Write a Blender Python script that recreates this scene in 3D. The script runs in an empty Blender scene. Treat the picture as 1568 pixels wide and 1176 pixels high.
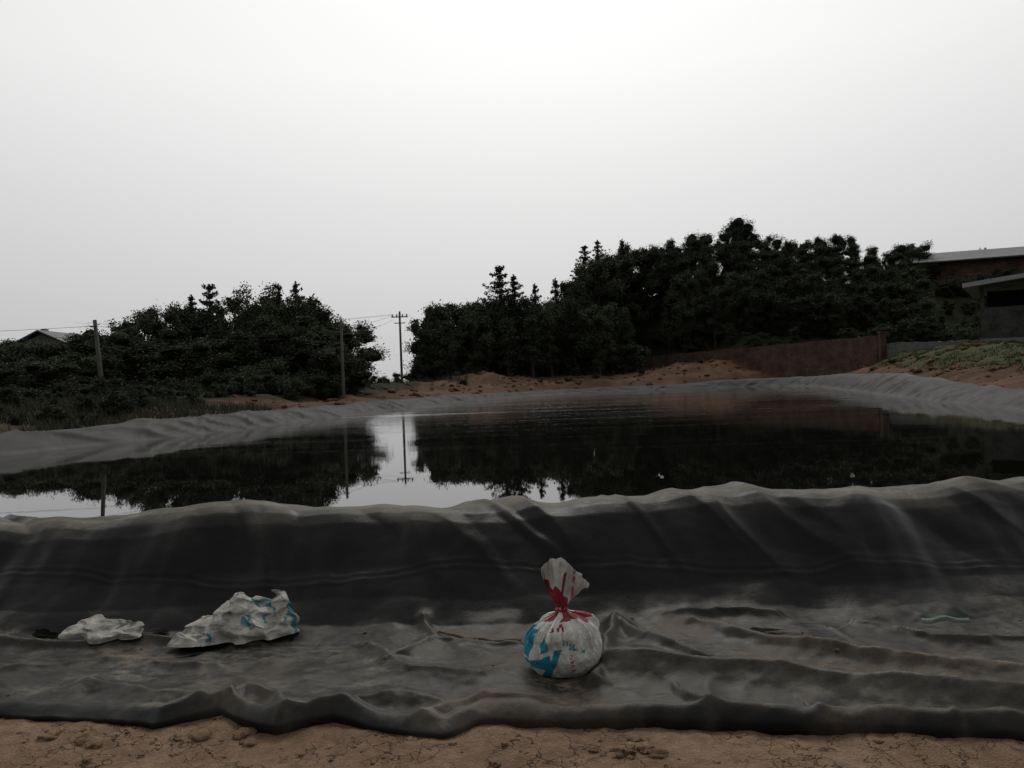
import bpy, math, random
import numpy as np
from mathutils import Vector, Matrix
random.seed(7); rng=np.random.default_rng(7)
scene=bpy.context.scene

# ------------------------------------------------------------------ helpers
def S(x,a,b):
    t=np.clip((np.asarray(x,float)-a)/(b-a),0,1); return t*t*(3-2*t)
def _h(ix,iy,seed):
    n=(ix*374761393+iy*668265263+seed*144269)&0xffffffff
    n=((n^(n>>13))*1274126177)&0xffffffff
    n=((n^(n>>15))*22695477)&0xffffffff
    return ((n^(n>>16))&0xffff)/32767.5-1.0
def vn(x,y,seed=0):
    x=np.asarray(x,float); y=np.asarray(y,float)
    x,y=np.broadcast_arrays(x,y)
    ix=np.floor(x).astype(np.int64); iy=np.floor(y).astype(np.int64)
    fx=x-ix; fy=y-iy
    fx=fx*fx*fx*(fx*(fx*6-15)+10); fy=fy*fy*fy*(fy*(fy*6-15)+10)
    a=_h(ix,iy,seed); b=_h(ix+1,iy,seed); c=_h(ix,iy+1,seed); d=_h(ix+1,iy+1,seed)
    return (a*(1-fx)+b*fx)*(1-fy)+(c*(1-fx)+d*fx)*fy
def fbm(x,y,o=4,seed=0):
    s=0; a=1; t=0
    for i in range(o):
        s=s+a*vn(np.asarray(x)*2**i+i*17.3,np.asarray(y)*2**i-i*9.1,seed+i); t+=a; a*=0.5
    return s/t
def ridged(x,y,o=4,seed=0):
    s=0;a=1;t=0
    for i in range(o):
        s=s+a*(1-np.abs(vn(np.asarray(x)*2**i+i*7.7,np.asarray(y)*2**i+i*3.1,seed+i))*2); t+=a;a*=0.5
    return s/t
def tri(x): return np.abs((np.asarray(x)%1.0)*2-1)*2-1
def crumple(x,y,k,f0=1.6,f1=7,n=9,wp=.06,wf=6):
    r=np.random.default_rng(k); z=0;tot=0
    wx=x+wp*fbm(x*wf,y*wf,2,k);wy=y+wp*fbm(x*wf+9,y*wf,2,k+1)
    for i in range(n):
        an=r.uniform(0,np.pi);f=r.uniform(f0,f1); q=(f0/f)**.7; tot+=q; z=z+q*tri((wx*np.cos(an)+wy*np.sin(an))*f+r.uniform())
    return z/tot*1.8

def new_mesh(name,verts,faces,mats=(),smooth=True,midx=None,col=None,colname="tint"):
    me=bpy.data.meshes.new(name)
    me.from_pydata(verts.tolist() if isinstance(verts,np.ndarray) else verts,[],faces.tolist() if isinstance(faces,np.ndarray) else faces)
    for m in mats: me.materials.append(m)
    if midx is not None: me.polygons.foreach_set("material_index",np.asarray(midx,dtype=np.int32))
    me.polygons.foreach_set("use_smooth",np.full(len(me.polygons),smooth))
    if col is not None:
        ca=me.color_attributes.new(colname,'FLOAT_COLOR','POINT')
        c=np.ones((len(me.vertices),4)); c[:,:col.shape[1]]=col
        ca.data.foreach_set("color",c.ravel())
    me.update(); return me
def add(name,me,parent=None,loc=(0,0,0),rot=(0,0,0),scale=(1,1,1)):
    o=bpy.data.objects.new(name,me); scene.collection.objects.link(o)
    o.location=loc;o.rotation_euler=rot;o.scale=scale
    if parent: o.parent=parent
    return o
def empty(name,loc=(0,0,0),rz=0):
    o=bpy.data.objects.new(name,None); scene.collection.objects.link(o); o.location=loc; o.empty_display_size=.2; o.rotation_euler=(0,0,rz); return o
def gridfaces(ny,nx,wrap=False):
    i=np.arange(ny-1)[:,None]; j=np.arange(nx if wrap else nx-1)[None,:]
    j2=(j+1)%nx
    return np.stack([i*nx+j,i*nx+j2,(i+1)*nx+j2,(i+1)*nx+j],-1).reshape(-1,4)
def box(x0,x1,y0,y1,z0,z1):
    v=[(x0,y0,z0),(x1,y0,z0),(x1,y1,z0),(x0,y1,z0),(x0,y0,z1),(x1,y0,z1),(x1,y1,z1),(x0,y1,z1)]
    f=[(0,3,2,1),(4,5,6,7),(0,1,5,4),(1,2,6,5),(2,3,7,6),(3,0,4,7)]
    return v,f
def boxes(name,lst,mat,parent=None,**k):
    V=[];F=[]
    for b in lst:
        v,f=box(*b); n=len(V); V+=v; F+=[tuple(i+n for i in q) for q in f]
    return add(name,new_mesh(name,V,F,[mat],False),parent,**k)
def tube(pts,rad,sides=7):
    pts=np.array(pts,float); V=[];F=[]
    for i,p in enumerate(pts):
        d=pts[min(i+1,len(pts)-1)]-pts[max(i-1,0)]; d/=np.linalg.norm(d)+1e-9
        a=np.array([1,0,0]) if abs(d[0])<.8 else np.array([0,1,0])
        u=np.cross(d,a);u/=np.linalg.norm(u);w=np.cross(d,u)
        for k in range(sides):
            an=2*math.pi*k/sides
            V.append(p+rad[i]*(u*math.cos(an)+w*math.sin(an)))
    for i in range(len(pts)-1):
        for k in range(sides):
            F.append((i*sides+k,i*sides+(k+1)%sides,(i+1)*sides+(k+1)%sides,(i+1)*sides+k))
    return V,F

# ------------------------------------------------------------------ materials
class M:
    def __init__(s,name):
        s.m=bpy.data.materials.new(name); s.m.use_nodes=True; s.nt=s.m.node_tree
        s.b=s.nt.nodes["Principled BSDF"]
    def n(s,t,**k):
        nd=s.nt.nodes.new(t)
        for a,v in k.items(): setattr(nd,a,v)
        return nd
    def l(s,a,b): s.nt.links.new(a,b)
    def noise(s,scale,detail=4,rough=.6,vec=None,stretch=None):
        nd=s.n("ShaderNodeTexNoise"); nd.inputs["Scale"].default_value=scale; nd.inputs["Detail"].default_value=detail; nd.inputs["Roughness"].default_value=rough
        if vec is None:
            vec=s.n("ShaderNodeNewGeometry").outputs["Position"]
        if stretch:
            mp=s.n("ShaderNodeMapping"); mp.inputs["Scale"].default_value=stretch; s.l(vec,mp.inputs["Vector"]); vec=mp.outputs[0]
        s.l(vec,nd.inputs["Vector"]); return nd.outputs["Fac"]
    def ramp(s,fac,stops):
        r=s.n("ShaderNodeValToRGB"); e=r.color_ramp.elements
        while len(e)<len(stops): e.new(.5)
        for i,(p,c) in enumerate(stops):
            e[i].position=p; e[i].color=(c,c,c,1) if isinstance(c,(int,float)) else (*c,1)
        s.l(fac,r.inputs[0]); return r.outputs[0]
    def mix(s,f,a,b,mode='MIX'):
        x=s.n("ShaderNodeMix",data_type='RGBA',blend_type=mode)
        for sock,v in ((x.inputs[0],f),(x.inputs[6],a),(x.inputs[7],b)):
            if isinstance(v,(int,float)): sock.default_value=v
            elif isinstance(v,tuple): sock.default_value=(*v,1)
            else: s.l(v,sock)
        return x.outputs[2]
    def math(s,op,a,b=None,clamp=False):
        x=s.n("ShaderNodeMath",operation=op,use_clamp=clamp)
        for i,v in enumerate((a,b)):
            if v is None: continue
            if isinstance(v,(int,float)): x.inputs[i].default_value=v
            else: s.l(v,x.inputs[i])
        return x.outputs[0]
    def bump(s,h,strength=.5,dist=.02,normal=None):
        b=s.n("ShaderNodeBump"); b.inputs["Strength"].default_value=strength if not hasattr(strength,'links') else 1
        b.inputs["Distance"].default_value=dist; s.l(h,b.inputs["Height"])
        if hasattr(strength,'links'): s.l(strength,b.inputs["Strength"])
        if normal: s.l(normal,b.inputs["Normal"])
        return b.outputs[0]
    def set(s,col=None,rough=None,spec=None,normal=None,metal=None):
        for key,v in (("Base Color",col),("Roughness",rough),("Specular IOR Level",spec),("Metallic",metal)):
            if v is None: continue
            if isinstance(v,(int,float)): s.b.inputs[key].default_value=v
            elif isinstance(v,tuple): s.b.inputs[key].default_value=(*v,1)
            else: s.l(v,s.b.inputs[key])
        if normal: s.l(normal,s.b.inputs["Normal"])
        return s.m

g=M("ground_soil_and_grass")
att=g.n("ShaderNodeAttribute",attribute_name="tint")
sep=g.n("ShaderNodeSeparateColor"); g.l(att.outputs["Color"],sep.inputs[0])
n1=g.noise(1.3,5,.65); n2=g.noise(14,5,.7); n3=g.noise(90,3,.6)
soil=g.ramp(n1,[(.3,(.19,.122,.080)),(.5,(.265,.178,.120)),(.7,(.34,.24,.168))])
soilr=g.ramp(g.noise(.5,6,.7),[(.3,(.085,.046,.031)),(.5,(.15,.084,.053)),(.7,(.21,.128,.082))])
soil=g.mix(sep.outputs[2],soil,soilr)
soil=g.mix(.6,soil,g.ramp(n2,[(.3,(.35,.34,.32)),(.55,(.9,.88,.85)),(.75,(1.25,1.2,1.1))]),'MULTIPLY')
vor=g.n("ShaderNodeTexVoronoi",feature='DISTANCE_TO_EDGE'); vor.inputs["Scale"].default_value=6
geo=g.n("ShaderNodeNewGeometry")
wv=g.n("ShaderNodeVectorMath",operation='ADD'); nn=g.n("ShaderNodeTexNoise"); nn.inputs["Scale"].default_value=9; nn.inputs["Detail"].default_value=5
nsc=g.n("ShaderNodeVectorMath",operation='SCALE'); nsc.inputs[3].default_value=.28
g.l(geo.outputs["Position"],nn.inputs["Vector"]); g.l(nn.outputs["Color"],nsc.inputs[0]); g.l(geo.outputs["Position"],wv.inputs[0]); g.l(nsc.outputs[0],wv.inputs[1]); g.l(wv.outputs[0],vor.inputs["Vector"])
crk=g.ramp(vor.outputs["Distance"],[(0,.28),(.022,1)])
crk=g.mix(g.ramp(g.noise(2.3,3),[(.40,0),(.54,1)]),(1.,1.,1.),crk)
soil=g.mix(1,soil,crk,'MULTIPLY')
grass=g.ramp(g.noise(.8,5),[(.3,(.018,.022,.012)),(.6,(.032,.038,.018)),(.8,(.06,.055,.03))])
lg=g.mix(sep.outputs[1],grass,g.ramp(g.noise(2.5,5),[(.35,(.05,.06,.025)),(.65,(.085,.095,.04))]))
col=g.mix(sep.outputs[0],lg,soil)
hh=g.mix(.5,n2,n3); hh2=g.mix(1,hh,crk,'MULTIPLY')
g.set(col,.95,.15,g.bump(hh2,1.,.035)); MAT_G=g.m

def liner_material(name,dustamt,base,lo,hi,spec=.22,rlo=.3,rhi=.45,bs=.22,dA=(.15,.135,.10),dB=(.24,.225,.185)):
    p=M(name)
    geo=p.n("ShaderNodeNewGeometry"); sx=p.n("ShaderNodeSeparateXYZ"); p.l(geo.outputs["Normal"],sx.inputs[0])
    up=p.ramp(sx.outputs[2],[(.87,.0),(.97,1)])
    na=p.noise(1.9,5,.74); nb=p.noise(8,6,.8,stretch=(1,1.5,1)); nc=p.noise(60,2,.7)
    pat=p.math('MULTIPLY',p.ramp(na,[(lo,.05),(hi,1)]),p.ramp(nb,[(.43,.02),(.58,1)]))
    scr=p.ramp(p.noise(3.2,9,.88,stretch=(.8,1.9,1)),[(.50,0),(.57,.5),(.68,1)])
    pat=p.math('ADD',pat,p.math('MULTIPLY',scr,.36),True)
    att=p.n("ShaderNodeAttribute",attribute_name="tint"); sc=p.n("ShaderNodeSeparateColor"); p.l(att.outputs["Color"],sc.inputs[0])
    d=p.math('MULTIPLY',p.math('MULTIPLY',pat,up),dustamt,True)
    d=p.math('ADD',d,p.math('MULTIPLY',sc.outputs[0],p.ramp(nb,[(.3,.30),(.62,1)])),True)
    dustc=p.mix(p.ramp(na,[(.3,0),(.7,1)]),dA,dB)
    dustc=p.mix(sc.outputs[1],dustc,(.18,.12,.075))
    basec=p.mix(nc,(base,base,base*1.04),(base*1.7,base*1.7,base*1.65))
    c=p.mix(d,basec,dustc)
    r=p.math('ADD',p.ramp(nb,[(.3,rlo),(.7,rhi)]),p.math('ADD',p.math('MULTIPLY',up,.12),p.math('MULTIPLY',d,.4)),True)
    hb=p.mix(.3,p.noise(9,3,.5,stretch=(1,1.3,1)),p.noise(55,4,.7))
    p.set(c,r,spec,p.bump(hb,bs,.02)); return p.m
MAT_L=liner_material("black_geomembrane",.62,.004,.41,.63,.15,.24,.36,.18)
MAT_LB=liner_material("greyed_geomembrane",.28,.036,.3,.7,.10,.5,.65,.22,(.15,.145,.135),(.22,.215,.20))  # base greyed for dust and for grazing sheen on the banks

w=M("dark_pond_water")
geo=w.n("ShaderNodeNewGeometry")
sx=w.n("ShaderNodeSeparateXYZ"); w.l(geo.outputs["Position"],sx.inputs[0])
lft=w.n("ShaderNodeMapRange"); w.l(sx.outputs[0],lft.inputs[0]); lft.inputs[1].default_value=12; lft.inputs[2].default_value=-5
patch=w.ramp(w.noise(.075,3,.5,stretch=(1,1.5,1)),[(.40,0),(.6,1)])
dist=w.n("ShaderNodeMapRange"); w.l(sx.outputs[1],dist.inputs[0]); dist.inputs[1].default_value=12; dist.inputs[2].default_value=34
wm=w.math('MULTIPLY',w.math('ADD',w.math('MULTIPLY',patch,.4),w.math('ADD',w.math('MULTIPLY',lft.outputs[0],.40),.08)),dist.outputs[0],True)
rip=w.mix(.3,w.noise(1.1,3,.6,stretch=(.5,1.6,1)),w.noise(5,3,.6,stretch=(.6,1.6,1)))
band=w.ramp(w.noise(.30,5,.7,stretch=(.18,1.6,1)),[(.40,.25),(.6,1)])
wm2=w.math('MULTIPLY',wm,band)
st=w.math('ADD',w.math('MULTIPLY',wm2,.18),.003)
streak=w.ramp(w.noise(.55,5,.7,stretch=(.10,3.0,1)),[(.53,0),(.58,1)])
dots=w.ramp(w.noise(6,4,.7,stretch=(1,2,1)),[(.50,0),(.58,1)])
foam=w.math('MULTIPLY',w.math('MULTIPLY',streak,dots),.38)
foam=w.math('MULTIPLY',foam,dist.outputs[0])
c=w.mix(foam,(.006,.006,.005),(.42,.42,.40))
c=w.mix(w.math('MULTIPLY',wm2,.6),c,(.055,.055,.052))  # grey sheen of rippled water mixed into the base colour
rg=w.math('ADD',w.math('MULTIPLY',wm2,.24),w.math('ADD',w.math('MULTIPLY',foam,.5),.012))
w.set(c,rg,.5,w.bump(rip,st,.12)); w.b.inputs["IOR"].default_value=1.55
MAT_W=w.m

def leafmat(name,a,b):
    p=M(name); att=p.n("ShaderNodeAttribute",attribute_name="tint"); sc=p.n("ShaderNodeSeparateColor"); p.l(att.outputs["Color"],sc.inputs[0])
    oi=p.n("ShaderNodeObjectInfo")
    f=p.math('ADD',p.math('MULTIPLY',sc.outputs[0],.35),p.math('MULTIPLY',oi.outputs["Random"],.65))
    c=p.mix(f,a,b); p.set(c,.8,.15)
    return p.m
MAT_LEAF=leafmat("dark_broadleaf_foliage",(.026,.037,.024),(.082,.092,.056))
MAT_PINE=leafmat("pine_foliage",(.028,.038,.028),(.06,.075,.048))
MAT_BRUSH=leafmat("brush_foliage",(.036,.042,.027),(.08,.082,.055))
MAT_GRASS=leafmat("grass_blades",(.035,.05,.02),(.09,.10,.04))
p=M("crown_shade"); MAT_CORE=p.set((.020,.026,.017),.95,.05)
p=M("bark"); MAT_BARK=p.set(p.ramp(p.noise(8,4),[(.3,(.03,.024,.018)),(.7,(.08,.065,.05))]),.9,.2)
p=M("weathered_concrete"); MAT_CON=p.set(p.ramp(p.noise(3,6,.7),[(.3,(.075,.075,.07)),(.7,(.15,.145,.135))]),.9,.2,p.bump(p.noise(30,4),.4,.01))
p=M("whitewash"); MAT_WHITE=p.set(p.ramp(p.noise(2,6,.7),[(.3,(.14,.14,.135)),(.6,(.26,.26,.25))]),.9,.2)
p=M("dark_interior"); MAT_DARK=p.set((.012,.012,.012),.9,.1)
def brickmat(name,a,b,mo,sc=4.2):
    p=M(name); tc=p.n("ShaderNodeTexCoord"); sx=p.n("ShaderNodeSeparateXYZ"); p.l(tc.outputs["Object"],sx.inputs[0])
    cb=p.n("ShaderNodeCombineXYZ"); p.l(p.math('ADD',sx.outputs[0],sx.outputs[1]),cb.inputs[0]); p.l(sx.outputs[2],cb.inputs[1])
    br=p.n("ShaderNodeTexBrick"); br.inputs["Scale"].default_value=sc; br.inputs["Color1"].default_value=(*a,1); br.inputs["Color2"].default_value=(*b,1); br.inputs["Mortar"].default_value=(*mo,1); br.inputs["Mortar Size"].default_value=.025
    p.l(cb.outputs[0],br.inputs["Vector"])
    c=p.mix(.85,br.outputs["Color"],p.ramp(p.noise(1.1,8,.8),[(.35,.3),(.65,1.4)]),'MULTIPLY')
    return p.set(c,.92,.2,p.bump(br.outputs["Fac"],-.4,.01))
MAT_BRICK=brickmat("red_brick",(.13,.07,.053),(.085,.05,.042),(.12,.095,.08))
MAT_BRICK2=brickmat("grey_block",(.05,.05,.05),(.07,.068,.066),(.09,.088,.085),2.5)
def roofmat(name,a,b,sc):
    p=M(name); tc=p.n("ShaderNodeTexCoord"); wv=p.n("ShaderNodeTexWave"); wv.inputs["Scale"].default_value=sc; p.l(tc.outputs["Object"],wv.inputs["Vector"]); wv.bands_direction='X'
    c=p.mix(.5,p.ramp(p.noise(1,5),[(.3,a),(.7,b)]),p.ramp(wv.outputs["Fac"],[(0,.7),(1,1)]),'MULTIPLY')
    return p.set(c,.6,.4,p.bump(wv.outputs["Fac"],.6,.04))
MAT_ROOF=roofmat("corrugated_roof",(.30,.33,.34),(.42,.45,.46),3)
MAT_ROOF2=roofmat("grey_roof_tiles",(.06,.062,.068),(.11,.112,.12),2)

# ------------------------------------------------------------------ pond shape
WZ=0.22
shore=np.array([(-17.5,6.4),(-14.6,12),(-11.8,17.5),(-9.6,23.6),(-5.2,42),(-1.6,53),(4.6,64.5),(12,66.2),(25,67),(19.4,45),(13.7,21),(11.6,12),(10.6,6.4)])
def sdist(x,y):
    x=np.asarray(x,float);y=np.asarray(y,float)
    best=np.full(x.shape,1e9); ins=np.zeros(x.shape,bool); n=len(shore)
    for i in range(n):
        a=shore[i];b=shore[(i+1)%n]; e=b-a
        t=np.clip(((x-a[0])*e[0]+(y-a[1])*e[1])/(e@e),0,1)
        best=np.minimum(best,np.hypot(x-a[0]-t*e[0],y-a[1]-t*e[1]))
        c=((a[1]>y)!=(b[1]>y))&(x<(b[0]-a[0])*(y-a[1])/(b[1]-a[1]+1e-12)+a[0]); ins^=c
    return np.where(ins,-best,best)

# surveyed skylines of the groves: (bearing, elevation), both in 1/1200 rad
SL=np.array([(-1100,80),(-900,92),(-784,98),(-740,92),(-724,88),(-700,88),(-654,98),(-634,108),(-594,110),(-584,120),(-549,143),(-514,137),(-484,138),(-459,132),(-434,128),(-414,150),(-389,154),(-359,151),(-329,146),(-294,131),(-254,119),(-224,98),(-206,80)],float)
SR=np.array([(-166,92),(-144,107),(-124,122),(-84,133),(-44,130),(16,130),(46,126),(76,132),(96,150),(116,174),(136,186),(176,199),(216,200),(256,214),(296,220),(326,224),(356,236),(381,222),(396,211),(416,205),(466,212),(516,204),(551,196),(566,182),(606,191),(636,186),(651,150),(716,120),(784,115),(900,110),(1200,100)],float)
def wally(x): return np.clip(84-(np.asarray(x)-13.8)*22/15.2,62,84)
def hill(x,y):
    b=np.asarray(x)/np.maximum(y,40)*1200
    e=np.interp(b,SR[:,0],SR[:,1]); top=np.maximum(e*92/1200+1.6-8.2,0)
    top=top*S(b,-170,0)
    top=np.where(b>640,np.maximum(top,9.0),top); 
    top=top*(1-S(b,1000,1600))
    st=np.where(x<13.8,72+13*S(x,4,13.8),np.maximum(wally(x)+1,71)); en=np.maximum(94,st+11)
    q=np.clip((y-st)/(en-st),0,1); q=q*q*(3-2*q)
    return top*q*(1-S(y,150,260)*.9)
def ground(x,y):
    x=np.asarray(x,float);y=np.asarray(y,float)
    d=sdist(x,y)
    r=S(x,9,21)*S(y,9,20); r2=S(x,9,24)*S(y,30,52)
    out=.36*S(d,.2,1.3)+.62*S(d,1.8,9)+r*.35*S(d,.3,1.3)+r2*1.2*S(d,2,8.5)+.4*r*(1-r2)*S(d,2,8)
    far=S(y,18,34)
    rub=S(d,1.6,3.5)*(1-S(d,9,15))*far
    out=out+rub*(.22*ridged(x*.28,y*.28,4,5)+.26*fbm(x*1.1,y*1.1,4,9)+.34*S(y,50,62)*(1-.5*S(x,15,22))+.18)
    out=out+.6*np.exp(-((x+2.5)**2/14+(y-68)**2/6))
    N=S(y,5.4,8.0)
    z=np.where(d>0,out*N,-1.3*S(-d,0,1.6))
    z=z+.05*fbm(x*.5,y*.5,3,2)*S(y,8,15)
    near=1-S(y,3.9,4.6)
    z=z+near*(.03*fbm(x*1.7,y*1.7,5,3)+.016*fbm(x*9,y*9,4,8)+.008*np.maximum(0,fbm(x*22,y*22,2,18)))
    z=z-.06*S(y,3.9,4.3)*(1-S(y,6.5,8))
    return z+hill(x,y)
def gz(x,y): return float(ground(np.array([x]),np.array([y]))[0])
def axis(segs):
    out=[]
    for a,b,s in segs: out+=list(np.arange(a,b-1e-6,s))
    return out
geom=[60*1.22**i for i in range(1,18)]
xs=np.array([-v for v in geom[::-1]]+axis([(-60,-3.0,.42),(-3.0,3.0,.028),(3.0,60,.42)])+[60]+geom)
ys=np.array([-v for v in geom[::-1]]+axis([(-60,-1,2.5),(-1,2.4,.3),(2.4,4.1,.022),(4.1,105,.42)])+[105]+[105*1.25**i for i in range(1,14)])
X,Y=np.meshgrid(xs,ys); Z=ground(X,Y)
d=sdist(X,Y)
soilm=np.maximum((1-S(d,7,10))*S(Y,10,26),1-S(Y,7,14))
soilm=np.where((X<-7)&(Y>8),S(Y,20,27)*(1-S(d,4.5,7)),soilm)
soilm=soilm*np.clip(.92+.6*fbm(X*.35,Y*.35,5,30),0,1)
rightg=S(X,20,23)*(1-S(Y,62,68))*S(d,3.4,5.5)*(Y>10)
soilm=soilm*(1-rightg*.95)
soilm=np.where(Y<7,1,soilm); soilm=np.where(Y<0,1-S(-Y,5,20),soilm)
slope_soil=S(X,3,8)*S(Y,66,68)*(1-S(Y-wally(X),-.5,1.5))*np.clip(.8+.6*fbm(X*.5,Y*.5,4,33),0,1)
soilm=np.maximum(soilm*(1-S(Y,74,77)*(X<6)),slope_soil*.85*(1-rightg))
add("ground",new_mesh("ground",np.stack([X,Y,Z],-1).reshape(-1,3),gridfaces(len(ys),len(xs)),[MAT_G],True,None,np.stack([soilm,rightg,S(Y,12,20)],-1).reshape(-1,3)))

cx,cy=2,30
P=[]
for p_ in shore:
    dv=np.array(p_)-(cx,cy); q=np.array(p_)+dv/np.linalg.norm(dv)*.35; P.append(q)
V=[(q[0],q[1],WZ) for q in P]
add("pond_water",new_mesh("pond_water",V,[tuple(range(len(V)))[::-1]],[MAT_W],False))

# ------------------------------------------------------------------ pond liner
liner=empty("pond_liner")
xs=np.array(axis([(-18.5,-4.6,.09),(-4.6,4.6,.0145),(4.6,12.5,.09)]))
nv=330
edge_x=np.array([-18,-6,-3.2,-2.6,-2.15,-1.75,-1.5,-1.38,-1.15,-.9,-.5,-.36,-.2,.1,.5,1.0,1.5,2.2,3,12])
edge_y=np.array([4.3,4.0,3.92,3.88,3.80,3.70,3.84,3.74,3.60,3.68,3.50,3.47,3.60,3.53,3.50,3.44,3.34,3.22,3.2,3.1])
y0=np.interp(xs,edge_x,edge_y)+.03*fbm(xs*3.1,xs*0,4,41)
t=np.concatenate([np.linspace(0,.08,26)[:-1],np.linspace(.08,1,nv-25)])
yend=7.6
Yg=y0[None,:]+t[:,None]*(yend-y0)[None,:]; Xg=np.broadcast_to(xs[None,:],Yg.shape).copy()
py=np.array([3.0,4.3,4.75,4.95,5.15,5.35,5.52,5.66,5.76,5.85,5.95,6.1,6.3,6.6,6.9,7.6])
pz=np.array([.035,.035,.045,.09,.20,.345,.49,.605,.662,.690,.70,.67,.57,.36,.14,-.3])
shift=.12*fbm(Xg*.6,Xg*0+3,3,12)+.07*fbm(Xg*2.2,Yg*.3,3,13)
Zg=np.interp(Yg+shift,py,pz)
crest=np.exp(-((Yg-5.85)/.45)**2)
cn=.045*fbm(Xg*.9,Xg*0,3,14)+.03*fbm(Xg*3,Xg*0,2,16)+.030*(1-np.abs(vn(Xg*1.6+Yg*1.1,Yg*.2,15))*2)
Zg+=crest*(cn-.02*S(Xg,.8,2.2))
slope=S(Yg,4.7,5.0)*(1-S(Yg,6.2,6.8)); apron=1-S(Yg,4.75,5.1)
warp=.35*fbm(Xg*.7,Yg*.9,3,20)
fold=np.maximum(0,1-np.abs(vn((Xg+.8*(Yg-5.8)+warp)*2.3,Yg*.25,21))*3.2)
foldw=S(vn(Xg*.5,Xg*0,22),-.2,.5)
Zg+=slope*S(Yg,5.05,5.5)*fold*.060*(.35+.65*foldw)*(1-S(Xg,.2,1.6)*.5)
Zg+=slope*(.055*fbm(Xg*.9,Yg*1.1,3,23)+.004*fbm(Xg*4,Yg*4,2,28))
wr=ridged(Xg*1.5+.5*warp,Yg*1.9+.9*Xg,3,25)
cr_=ridged(Xg*3.3+warp*3+Yg*1.2,Yg*3.1-Xg*1.1,2,45)
ck1=crumple(Xg,Yg,501,.7,2.6,9,.35,1.3); ck2=crumple(Xg,Yg,502,2.5,7,8,.15,2.5); cm=S(fbm(Xg*1.1,Yg*1.5,2,503),-.25,.3)
Zg+=apron*(.035*fbm(Xg*.8,Yg*1.4,2,24)+.018*np.maximum(wr,0)**1.6+.012*np.maximum(cr_-.25,0)**1.3+.012*ck1+.0055*ck2*cm+.002*ridged(Xg*14+Yg*5,Yg*15,2,29))
Zg+=slope*(.010*crumple(Xg,Yg,504,.8,2.2,7,.3,1.2)+.002*ck2*cm)
RD=np.zeros(Zg.shape); w1=.04*fbm(Xg*4,Yg*4,3,27); w2=.04*fbm(Xg*4+7,Yg*4,3,37)
def ridge(pts,wd,h):
    global RD
    best=np.full(Zg.shape,9.)
    for (ax,ay),(bx,by) in zip(pts[:-1],pts[1:]):
        ex,ey=bx-ax,by-ay; q=np.clip(((Xg+w1-ax)*ex+(Yg+w2-ay)*ey)/(ex*ex+ey*ey),0,1)
        best=np.minimum(best,np.hypot(Xg+w1-ax-q*ex,Yg+w2-ay-q*ey))
    RD=np.maximum(RD,h*np.exp(-(np.maximum(best,0)/wd)**1.2))
ridge([(.60,4.88),(.52,4.55),(.40,4.1),(.36,3.95)],.05,.075)
ridge([(.60,4.88),(.74,4.5),(1.0,4.15)],.05,.06)
ridge([(.45,4.15),(.9,3.98),(1.5,3.74),(2.4,3.42),(3.2,3.3)],.12,.12)
ridge([(1.05,4.80),(1.4,4.40),(2.0,4.10),(2.9,3.75)],.06,.065)
ridge([(.75,3.9),(.85,3.6),(.8,3.45)],.035,.045)
ridge([(1.2,3.85),(1.3,3.6),(1.35,3.42)],.03,.035)
ridge([(-.62,4.95),(-.52,4.7),(-.75,4.35)],.04,.045)
ridge([(-.52,4.7),(-.2,4.55),(.0,4.5)],.03,.03)
ridge([(-1.5,3.85),(-1.38,4.0),(-1.2,3.85),(-1.1,3.65)],.06,.06)
ridge([(-2.3,4.2),(-1.9,4.0),(-1.6,3.9)],.08,.05)
ridge([(-3.4,4.85),(-2.9,4.78),(-2.4,4.88),(-1.6,4.8)],.04,.04)
ridge([(-.45,3.6),(-.2,3.8),(.05,3.75)],.06,.05)
ridge([(-.9,4.6),(-.6,4.2),(-.2,4.05)],.05,.04)
ridge([(2.0,4.75),(2.35,4.45),(2.9,4.35)],.04,.04)
ridge([(1.7,3.7),(1.9,3.45),(1.85,3.3)],.03,.04)
ridge([(.9,4.9),(1.25,5.02),(1.6,4.9)],.05,.04)
ridge([(-2.9,4.4),(-2.3,4.55),(-1.7,4.4)],.06,.035)
ridge([(-1.0,3.75),(-.6,3.85),(-.35,3.7)],.05,.04)
Zg+=RD
sy=5.28+.03*xs[None,:]*-.6+.02*np.sin(xs[None,:]*1.3)
Zg+=.004*np.exp(-((Yg-sy)/.010)**2)+.003*np.exp(-((Yg-sy-.045)/.009)**2)
bx,by=.222,4.19
m=np.exp(-(np.hypot(Xg-bx,Yg-by)/.2)**4); Zg=Zg*(1-m)+.03*m
hem=(Yg-y0[None,:])
hv=.05+.03*vn(xs*2.1,xs*0,50)[None,:]
Zg=np.where(hem<.16,Zg*S(hem,0,.16)+hv*np.sqrt(np.clip(1-((hem-.07)/.075)**2,0,1))*(1-S(hem,.1,.16)*.3),Zg)
Zg[0,:]=-.03; Yg[0,:]+=.03
Zg=np.where(apron>.5,np.maximum(Zg,-.03),Zg)
rim=np.exp(-((Yg+shift*.8-5.88-.03*vn(Xg*2.5,Xg*0,77))/.085)**2)*(.7+.3*vn(Xg*1.9,Yg*0,31))
rim=rim+.30*np.exp(-((Yg+shift*.8-5.74)/.10)**2)*S(fold,.2,.9)  # highlights on the crest folds, painted into the mask
soilp=S(fbm(Xg*1.3,Yg*1.9,5,60),.08,.35)*apron*(1-S(Yg,4.9,5.1))*.5+ .5*np.exp(-(((Xg+.2)/.35)**2+((Yg-4.78)/.05)**2))+.5*np.exp(-(((Xg+1.35)/.2)**2+((Yg-3.85)/.1)**2))
dust_light=np.clip(rim*1.0+soilp*.42+np.clip(RD*4.5,0,.3)*apron,0,1)  # dust and soil, plus painted crest light and fold highlights
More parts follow.
